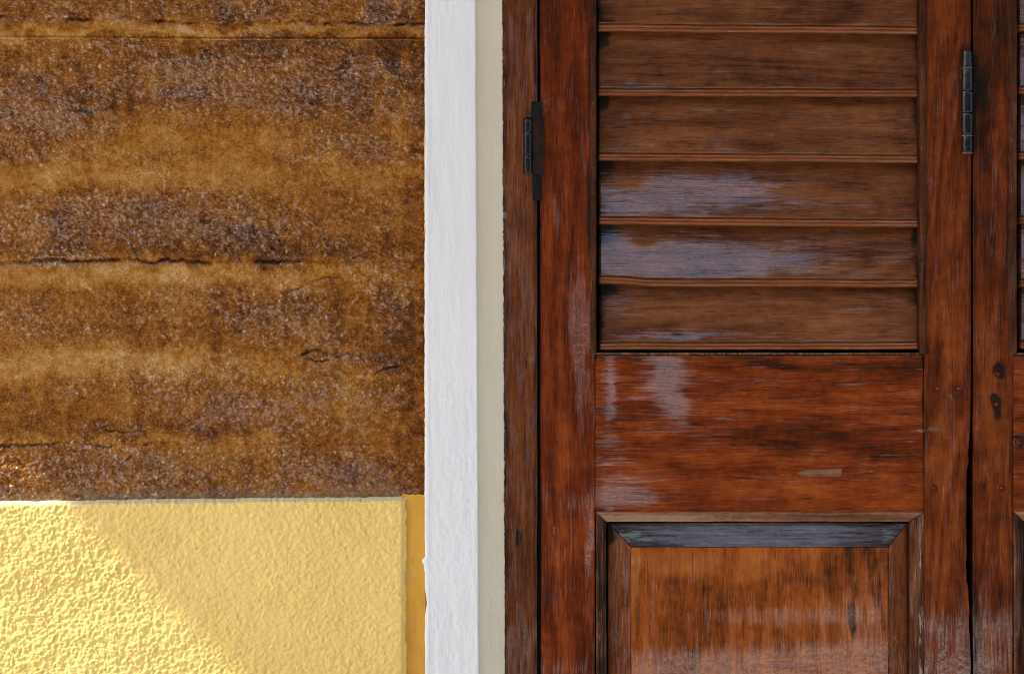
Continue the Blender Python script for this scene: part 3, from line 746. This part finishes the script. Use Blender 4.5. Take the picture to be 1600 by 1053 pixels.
# --- masks for what the near leaf and its neighbour show
GLOSS = [(907, 520, 15, 50, .75), (904, 470, 12, 40, .35), (908, 600, 9, 60, .45), (922, 850, 6, 36, .85), (890, 785, 36, 16, .3),
         (953, 600, 8, 50, .85), (1042, 592, 24, 40, 1.0), (1062, 640, 16, 22, .6), (955, 690, 22, 40, .25), (985, 772, 40, 24, .62), (950, 770, 20, 26, .4), (1020, 600, 50, 60, .08),
         (1470, 985, 60, 30, .40), (1480, 1040, 60, 25, .5), (1555, 985, 60, 30, .40), (1550, 1040, 60, 25, .45), (870, 1045, 60, 12, .3), (860, 540, 16, 40, -.1)]
DIRT = [(1332, 958, 8, 28, .8), (1336, 990, 6, 14, .5), (1465, 606, 9, 9, .55), (1498, 606, 9, 9, .55), (1460, 583, 9, 6, .3), (1464, 640, 10, 26, .35), (1460, 762, 9, 9, .5), (1565, 764, 9, 9, .45), (1562, 810, 7, 9, .5),
        (1561, 577, 10, 13, .95), (1566, 588, 7, 9, .5), (1557, 628, 10, 12, .95), (1552, 622, 7, 8, .5), (1560, 645, 7, 10, .5), (1592, 690, 12, 14, .9), (1560, 660, 14, 26, .4),
        (865, 828, 7, 9, .5), (890, 950, 7, 26, .45), (912, 955, 14, 20, .25), (880, 340, 12, 50, .3), (915, 330, 14, 60, .45), (890, 260, 30, 40, .3), (905, 100, 24, 60, .25), (880, 240, 12, 14, .3),
        (860, 210, 6, 60, .4), (1390, 696, 20, 3, .4), (1330, 727, 10, 4, .6), (1295, 754, 8, 4, .6), (1404, 722, 7, 3, .6), (1500, 400, 6, 12, .6), (1503, 300, 6, 60, .3), (1545, 110, 26, 60, .55), (1530, 170, 16, 60, .45), (1540, 330, 22, 40, .45), (1540, 420, 20, 80, .35), (1550, 20, 30, 40, .3),
        (1100, 900, 20, 20, .35), (1048, 880, 12, 20, .35), (1225, 1036, 36, 4, .5), (1470, 40, 20, 100, .1), (1530, 930, 12, 90, .3), (1527, 1000, 8, 60, .3), (1450, 560, 10, 24, .5), (1436, 630, 6, 40, .45), (1500, 30, 12, 30, .2),
        (1040, 700, 60, 7, .35), (1200, 660, 260, 5, .3), (1250, 640, 200, 3, .35), (1300, 690, 120, 18, .25), (1090, 655, 60, 10, .2), (960, 560, 60, 4, .4), (1186, 560, 250, 4, .5), (1180, 797, 250, 3, .4)]
WEAR = [(1462, 672, 30, 4, .6), (1485, 683, 14, 4, .5), (1458, 666, 8, 5, .4), (1430, 674, 14, 3, .4), (1484, 620, 6, 9, .55), (1422, 691, 6, 6, .5), (1470, 617, 8, 3, .4), (1499, 614, 7, 3, .5), (1492, 646, 10, 6, .35),
        (1333, 962, 6, 12, .35), (890, 952, 3, 12, .35), (885, 838, 6, 3, .2), (1512, 470, 4, 60, .2), (1508, 760, 5, 70, .25), (1215, 735, 5, 3, .4), (1544, 700, 5, 5, .4), (1590, 598, 7, 3, .4), (1280, 1030, 60, 4, .3),
        (853, 165, 3, 14, .5), (872, 28, 3, 6, .5), (883, 184, 5, 6, .35), (1530, 103, 16, 3, .35), (880, 303, 12, 3, .35), (852, 322, 4, 4, .4)]
TONE = [(880, 700, 22, 60, .16), (870, 850, 30, 40, .08), (850, 500, 30, 130, .03), (890, 400, 40, 60, .0), (890, 120, 40, 120, -.08), (870, 950, 40, 120, .08), (880, 470, 40, 60, .02),
        (1480, 300, 30, 180, .05), (1490, 560, 24, 40, .16), (1480, 720, 26, 60, .18), (1480, 880, 30, 120, .08), (1482, 120, 28, 120, .0), (1480, 470, 30, 60, .02),
        (1555, 500, 20, 100, .04), (1555, 350, 30, 160, -.12), (1550, 100, 30, 160, -.16), (1558, 200, 12, 70, .16), (1556, 280, 8, 60, .14), (1560, 860, 20, 40, .14), (1550, 700, 26, 60, .02), (1550, 920, 30, 60, -.04),
        (1200, 630, 240, 10, .10), (1150, 760, 120, 16, .10), (1000, 760, 60, 20, .05), (1330, 770, 120, 22, .04), (1150, 720, 240, 10, .08), (1250, 590, 200, 14, .0), (1000, 640, 60, 14, -.1), (1330, 690, 140, 22, -.16), (1180, 570, 240, 8, -.12), (1380, 580, 60, 20, -.05),
        (1050, 880, 50, 20, .16), (1130, 880, 60, 30, .14), (1190, 1000, 60, 30, -.04), (1220, 930, 80, 40, .0), (1030, 960, 40, 70, -.03), (1330, 890, 60, 40, -.10), (1240, 870, 60, 30, .1), (1380, 950, 14, 80, -.10), (990, 930, 10, 80, .08)]
PITS = [(1332, 958, 7, 24, .0018), (1465, 606, 6, 6, .0012), (1498, 606, 6, 6, .0012), (1460, 762, 6, 6, .0012), (1565, 764, 6, 6, .0012), (890, 950, 4, 16, .0014), (1225, 1036, 34, 3, .0012), (865, 828, 5, 6, .001)]
def mk(lst, warp, ws, seed): return lambda PX, PY: blobs(PX, PY, lst, warp, ws, seed)
g_ = lambda PX, PY: blobs(PX, PY, GLOSS, 7, 18, 2, True); d_ = lambda PX, PY: .85 * blobs(PX, PY, DIRT, 4, 14, 3); w_ = mk(WEAR, 3, 9, 4); t_ = lambda PX, PY: 1.35 * blobs(PX, PY, TONE, 12, 30, 5)
def dirt_dark_edges(PX, PY):  # dirt marks plus darker lines along stile edges and joints
    e = .55 * np.exp(-((PX - 846) / 3.5) ** 2) + .45 * np.exp(-((PX - 922) / 5) ** 2) * (PY < 553) + .45 * np.exp(-((PX - 1449) / 3) ** 2) * (PY < 553)
    e = e + .5 * np.exp(-((PX - 1515) / 3.5) ** 2) * (PY < 640) + .45 * np.exp(-((PX - 1523) / 4) ** 2)
    e = e + .5 * (np.exp(-((PX - 930) / 2) ** 2) + np.exp(-((PX - 1442) / 2) ** 2)) * ((PY > 553) & (PY < 800))
    e = e + .3 * np.exp(-((PX - 986) / 3) ** 2) * (PY > 853)
    return d_(PX, PY) + e
def pits(PX, PY): return blobs(PX, PY, PITS)
SL_GLOSS = [(1090, 302, 95, 24, 1.0), (1060, 290, 60, 14, .4), (1000, 326, 70, 16, .75), (1170, 290, 60, 14, .45), (1230, 322, 80, 12, .3), (955, 300, 14, 30, .3),
            (990, 415, 70, 26, 1.05), (1090, 408, 100, 30, 1.0), (962, 385, 26, 18, .7), (1190, 412, 70, 22, .55), (1280, 400, 50, 26, .3), (1390, 400, 40, 30, .15),
            (960, 478, 20, 16, .45), (1040, 526, 90, 7, .5), (1180, 529, 150, 5, .4), (985, 492, 26, 5, .35), (1340, 468, 30, 5, .3),
            (1010, 134, 80, 4, .5), (960, 232, 24, 5, .5), (1130, 234, 30, 4, .45), (975, 178, 8, 4, .5), (1100, 172, 30, 4, .3), (1130, 266, 40, 4, .3)]
SL_DIRT = [(940, 160, 16, 14, .8), (945, 262, 16, 16, .8), (945, 362, 22, 20, .85), (950, 452, 18, 12, .9), (940, 470, 8, 60, .4), (940, 60, 14, 14, .7), (945, 25, 14, 30, .5), (1428, 70, 10, 26, .4), (1427, 175, 10, 30, .45), (1426, 300, 10, 36, .35), (1428, 370, 8, 16, .45), (1424, 466, 11, 16, .5), (1430, 400, 6, 40, .35),
           (1000, 75, 50, 6, .4), (1040, 105, 20, 4, .4), (1320, 90, 40, 10, .35), (1100, 93, 30, 4, .4), (1080, 20, 30, 10, .35), (1330, 20, 40, 16, .3), (1260, 15, 30, 16, .3), (1110, 130, 12, 5, .4), (1330, 275, 14, 8, .4), (1326, 300, 6, 14, .4), (1000, 200, 20, 8, .1), (1300, 385, 30, 8, .35), (1110, 510, 30, 6, .3)]
SL_TONE = [(1020, 70, 60, 8, .15), (1260, 75, 90, 8, .12), (1100, 60, 200, 8, .10), (1060, 170, 100, 10, .12), (1350, 200, 50, 24, .10), (1050, 210, 120, 12, .08), (970, 290, 40, 14, .16), (1260, 300, 150, 12, .16), (1380, 310, 40, 12, .14), (1340, 380, 60, 12, .06), (1050, 490, 160, 20, .16), (1330, 500, 110, 24, .18), (1180, 480, 260, 30, .08),
           (1200, 110, 260, 16, -.08), (1200, 25, 260, 20, -.02), (1350, 410, 90, 20, -.06), (1250, 230, 160, 8, -.06)]
def slat_masks(PX, PY, F, ends, k):
    face = F < 1
    g = np.where(face, .24 + blobs(PX, PY, SL_GLOSS, 16, 26, 11 + k, True) * .88, .45)
    lip_hl = np.exp(-((F - 1.33) / .12) ** 2) * .65 + np.exp(-((F - 1.72) / .12) ** 2) * .75  # lip highlights painted as redder wear and lighter tone
    lip_hl = lip_hl * (1.15 + 1.2 * (fbm(PX / 90, PY * 0 + k, 3, 17 + k) - .5)) * (k > -4)
    d = np.where(face, .16 + blobs(PX, PY, SL_DIRT, 8, 16, 13 + k) + .35 * sst(.9, 1.0, F) * sst(.4, .6, fbm(PX / 60, PY * 0 + k, 3, 19)) + .30 * (1 - sst(2, 10, ends)) + .15 * (1 - sst(.13, .22, F)), .10 + .8 * np.exp(-((F - 1.1) / .06) ** 2) + .6 * np.exp(-((F - 1.55) / .05) ** 2) + .5 * sst(1.95, 2.1, F))  # slat top darkened for shade below the lip above; lip grooves darkened too
    w = np.where(face, .10 * sst(.5, .8, fbm(PX / 5, PY / 4, 3, 23 + k)) + .5 * (1 - sst(0, 2.5, ends)) * sst(.4, .6, fbm(PY / 20, PY * 0 + k, 2, 2)), lip_hl)
    t = np.where(face, .44 + blobs(PX, PY, SL_TONE, 12, 26, 15 + k) + (fbm(PX / 120, PY / 20, 3, 27 + k) - .5) * .3, .78)
    return g, d, w, t

def slat_masks2(PX, PY, F, ends, k):
    g, d, w, t = slat_masks(PX * 0 + 1700, PY, F, ends, k)
    g = np.where(F < 1, .2 + .7 * np.exp(-((PX - 1591) / 46) ** 2) + .9 * (fbm(PX / 140, PY / 40, 3, 150 + k) - .5), .45)
    t = np.where(F < 1, .44 + .5 * (fbm(PX / 130, PY / 22, 4, 160 + k) - .5), .78)
    return g, d, w, t

lips1 = [(49.5, 54, 0), (150, 151.5, 0), (251, 254.5, 0), (350.5, 355.5, 0), (447, 448.5, -4.5), (547, 546, 0)]
tops1 = [(49.5 - 100 * k, 54 - 100 * k, 0) for k in (6, 5, 4, 3, 2, 1)]
leaf1 = empty("shutter_leaf", (X(1180), .03, Z(2080)), "varnished louvred shutter leaf with six wide slats above a raised panel", "shutter door", "hinged louvred door leaves")
D1 = dict(gloss=g_, dirt=dirt_dark_edges, wear=w_, tone=t_, pits=pits, edges=(.5, .9), edge=lambda PY: np.interp(PY, [-620, 600, 660, 720, 770, 835, 880, 930, 975, 1010, 1100, 2080], [0, 0, -1.5, -4.5, -7, -8, -8.5, -4, -2.5, -.5, 0, 0]) + (fbm(PY / 14, PY * 0, 3, 8) - .5) * 3 * sst(600, 680, PY), matL=M_stile, matR=M_stile_b, slat=slat_masks,
          mould=(931, 947, 1421, 1443.5, 799.5, 814.5), field=(986, 1388, 854.5),
          fgloss=lambda PX, PY: .30 + blobs(PX, PY, [(1240, 962, 120, 14, .40), (1190, 1045, 260, 32, .75), (1360, 960, 40, 60, .3), (1330, 1020, 70, 26, .4), (1180, 1000, 60, 8, .1)], 10, 22, 6))
p1 = louvre_leaf(leaf1, (842.8, 846.5), (1517.4, 1517.4), 929.5, 1443.5, 934, 1435.5, lips1, tops1, 555.5, 800, 100, YF, D1)

leaf2 = empty("shutter_leaf", (X(1900), .03, Z(2080)), "louvred shutter leaf cut by the photo's right edge, two iron-stained pegs in its stile", "shutter door", "hinged louvred door leaves")
lips2 = [(49, 50, 0), (147, 149, 0), (249, 250, 0), (350, 352, 0), (448, 447, 0), (545, 546, 0)]
tops2 = [(49 - 100 * k, 50 - 100 * k, 0) for k in (6, 5, 4, 3, 2, 1)]
D2 = dict(gloss=g_, dirt=dirt_dark_edges, wear=w_, tone=t_, pits=pits, edges=(.6, .6), matL=M_stile_b, matR=M_stile,
          slat=slat_masks2,
          mould=(1583.5, 1599, 2076, 2098, 798.5, 813.5), field=(1640, 2042, 854.5), fgloss=lambda PX, PY: .4 + 0 * PX)
p2 = louvre_leaf(leaf2, (1520.2, 1520.2), (2190, 2190), 1582.5, 2098, 1591, 2090, lips2, tops2, 555.5, 799, 200, YF + .0012, D2)
# far door jamb, out of frame
board("jamb", M_jamb, frame_t, rect(2196, -900, 2900, 2240), .0085, 40, 1.5, back=.12, seed=8)

# repair patch let into the rail
def patch(name, mat, parent, pts, y, th=.0012):
    n = len(pts)
    co = [(X(a, y), y, Z(b, y)) for a, b in pts] + [(X(a, y), y + th, Z(b, y)) for a, b in pts]
    f = [list(range(n))[::-1]] + [[i, (i + 1) % n, n + (i + 1) % n, n + i] for i in range(n)]
    return mesh_obj(name, co, f, mat, parent, smooth=False, attrs=[(.3, .1, .4, .5)] * (2 * n))
M_patch = wood("patch_wood", 'x', (.06, .022, .010), (.165, .065, .034), (.26, .12, .072), 11.0, fig=1.1, coat=.4, crough=.3)
patch("repair_patch", M_patch, p1['rail'], [(1243, 741), (1249, 737), (1262, 733.5), (1290, 733), (1316, 732), (1315, 744), (1296, 744.5), (1272, 744), (1256, 743)], YF - .0006)
patch("repair_patch", M_rail, p1['rail'], [(1317, 732.5), (1345, 732), (1372, 733), (1368, 736), (1340, 742), (1330, 745.5), (1316.5, 744.5)], YF - .0004)

# round wooden plugs in the stiles
M_plug = wood("plug_wood", 'x', (.05, .012, .004), (.16, .036, .012), (.26, .07, .02), 12.0, fig=.8, coat=.5)
def plug(parent, px, py, r, y, proud=.0006, seed=0):
    rnd = random.Random(seed); n = 14
    co = [(X(px), y - proud * 1.3, Z(py))]
    for rr, yy in ((.7, y - proud), (1.0, y - proud * .2), (1.02, y + .003)):
        for k in range(n):
            a = 2 * math.pi * k / n; q = r * rr * (1 + rnd.uniform(-.06, .06))
            co.append((X(px + q * math.cos(a)), yy, Z(py + q * math.sin(a))))
    f = [[0, 1 + (k + 1) % n, 1 + k][::-1] for k in range(n)]
    for i in range(2):
        for k in range(n):
            a = 1 + i * n + k; b = 1 + i * n + (k + 1) % n
            f.append([a, b, b + n, a + n])
    return mesh_obj("dowel_peg", co, f, M_plug, parent, attrs=[(.4, .15, .1, .5)] * len(co))
for k, (px, py, r) in enumerate([(1466, 607, 5), (1498.5, 607.5, 6), (1460, 763, 5)]): plug(p1['stile_r'], px, py, r, YF + .0010, seed=k)
for k, (px, py, r) in enumerate([(1561, 585, 5.2), (1558.5, 632, 5.2), (1566, 763, 5)]): plug(p2['stile_l'], px, py, r, YF + .0016, seed=k + 5)
plug(p2['rail'], 1592, 691, 6, YF + .0014, seed=9)

# ------------------------------------------------------------------ hinges
def knuckle(parent, mat, px, py0, py1, rpx, yc, taper=(1, 1), dome=False, seed=0):
    z0, z1 = Z(py0), Z(py1); r = rpx * S
    pr = []
    if dome:
        for a in (10, 30, 50, 70, 90): pr.append((z0 - r * .8 * (1 - math.cos(math.radians(a - 0))) * 1.0 + 0 if False else z0 - r * .8 * (1 - math.sin(math.radians(90 - a))), r * math.sin(math.radians(a))))
    else:
        pr += [(z0, r * taper[0] * .95), (z0 - .0006, r * taper[0] * .98)]
    zt = pr[-1][0]
    for f in np.linspace(.1, .9, 6): pr.append((zt + (z1 - zt) * f, r * (taper[0] + (taper[1] - taper[0]) * f)))
    pr += [(z1 + .0006, r * taper[1] * .98), (z1, r * taper[1] * .95)]
    return lathe("knuckle", mat, parent, X(px), yc, pr, 22, .012, seed)
# left hinge: leaf to jamb
hp = box("hinge_plate", M_plate, leaf1, (X(831.5), YF - .0035, Z(274)), (X(850), YF + .006, Z(186)), .0008)
for k, (a, b, dm) in enumerate([(182.5, 206, True), (207, 243, False), (244, 270, False)]):
    knuckle(hp, M_black, 824.6, a, b, 7.2, YF - .004, dome=dm, seed=k)
box("hinge_socket", M_matte, hp, (X(829.5), YF - .004, Z(187)), (X(847), YF + .004, Z(158)), .0012)
box("hinge_socket", M_matte, hp, (X(832), YF - .005, Z(313)), (X(845.5), YF + .004, Z(272)), .0014)
box("dark_slot", M_matte, hp, (X(833), YF - .001, Z(157)), (X(840.5), YF + .004, Z(66)), .001)  # dark strip standing in for the shaded slot beside the jamb
# right hinge: between the two leaves
hq = box("hinge_plate", M_plate, leaf1, (X(1511), YF - .0022, Z(238)), (X(1521.5), YF + .006, Z(82)), .0006)
for k, (a, b, r0, r1) in enumerate([(80, 106, .80, .90), (107.6, 141.5, .93, 1.0), (142.5, 176, 1.06, 1.02), (177, 211, 1.0, .95), (212.8, 239, .9, .92)]):
    knuckle(hq, M_black, 1512.2, a, b, 9.6, YF - .0062, (r0, r1), seed=20 + k)
for py in (106.8, 212.0, 239.4):
    lathe("ring", M_brass, hq, X(1512.2), YF - .0062, [(Z(py - .5), 9.0 * S), (Z(py), 9.35 * S), (Z(py + .6), 9.0 * S)], 22, .03, int(py))
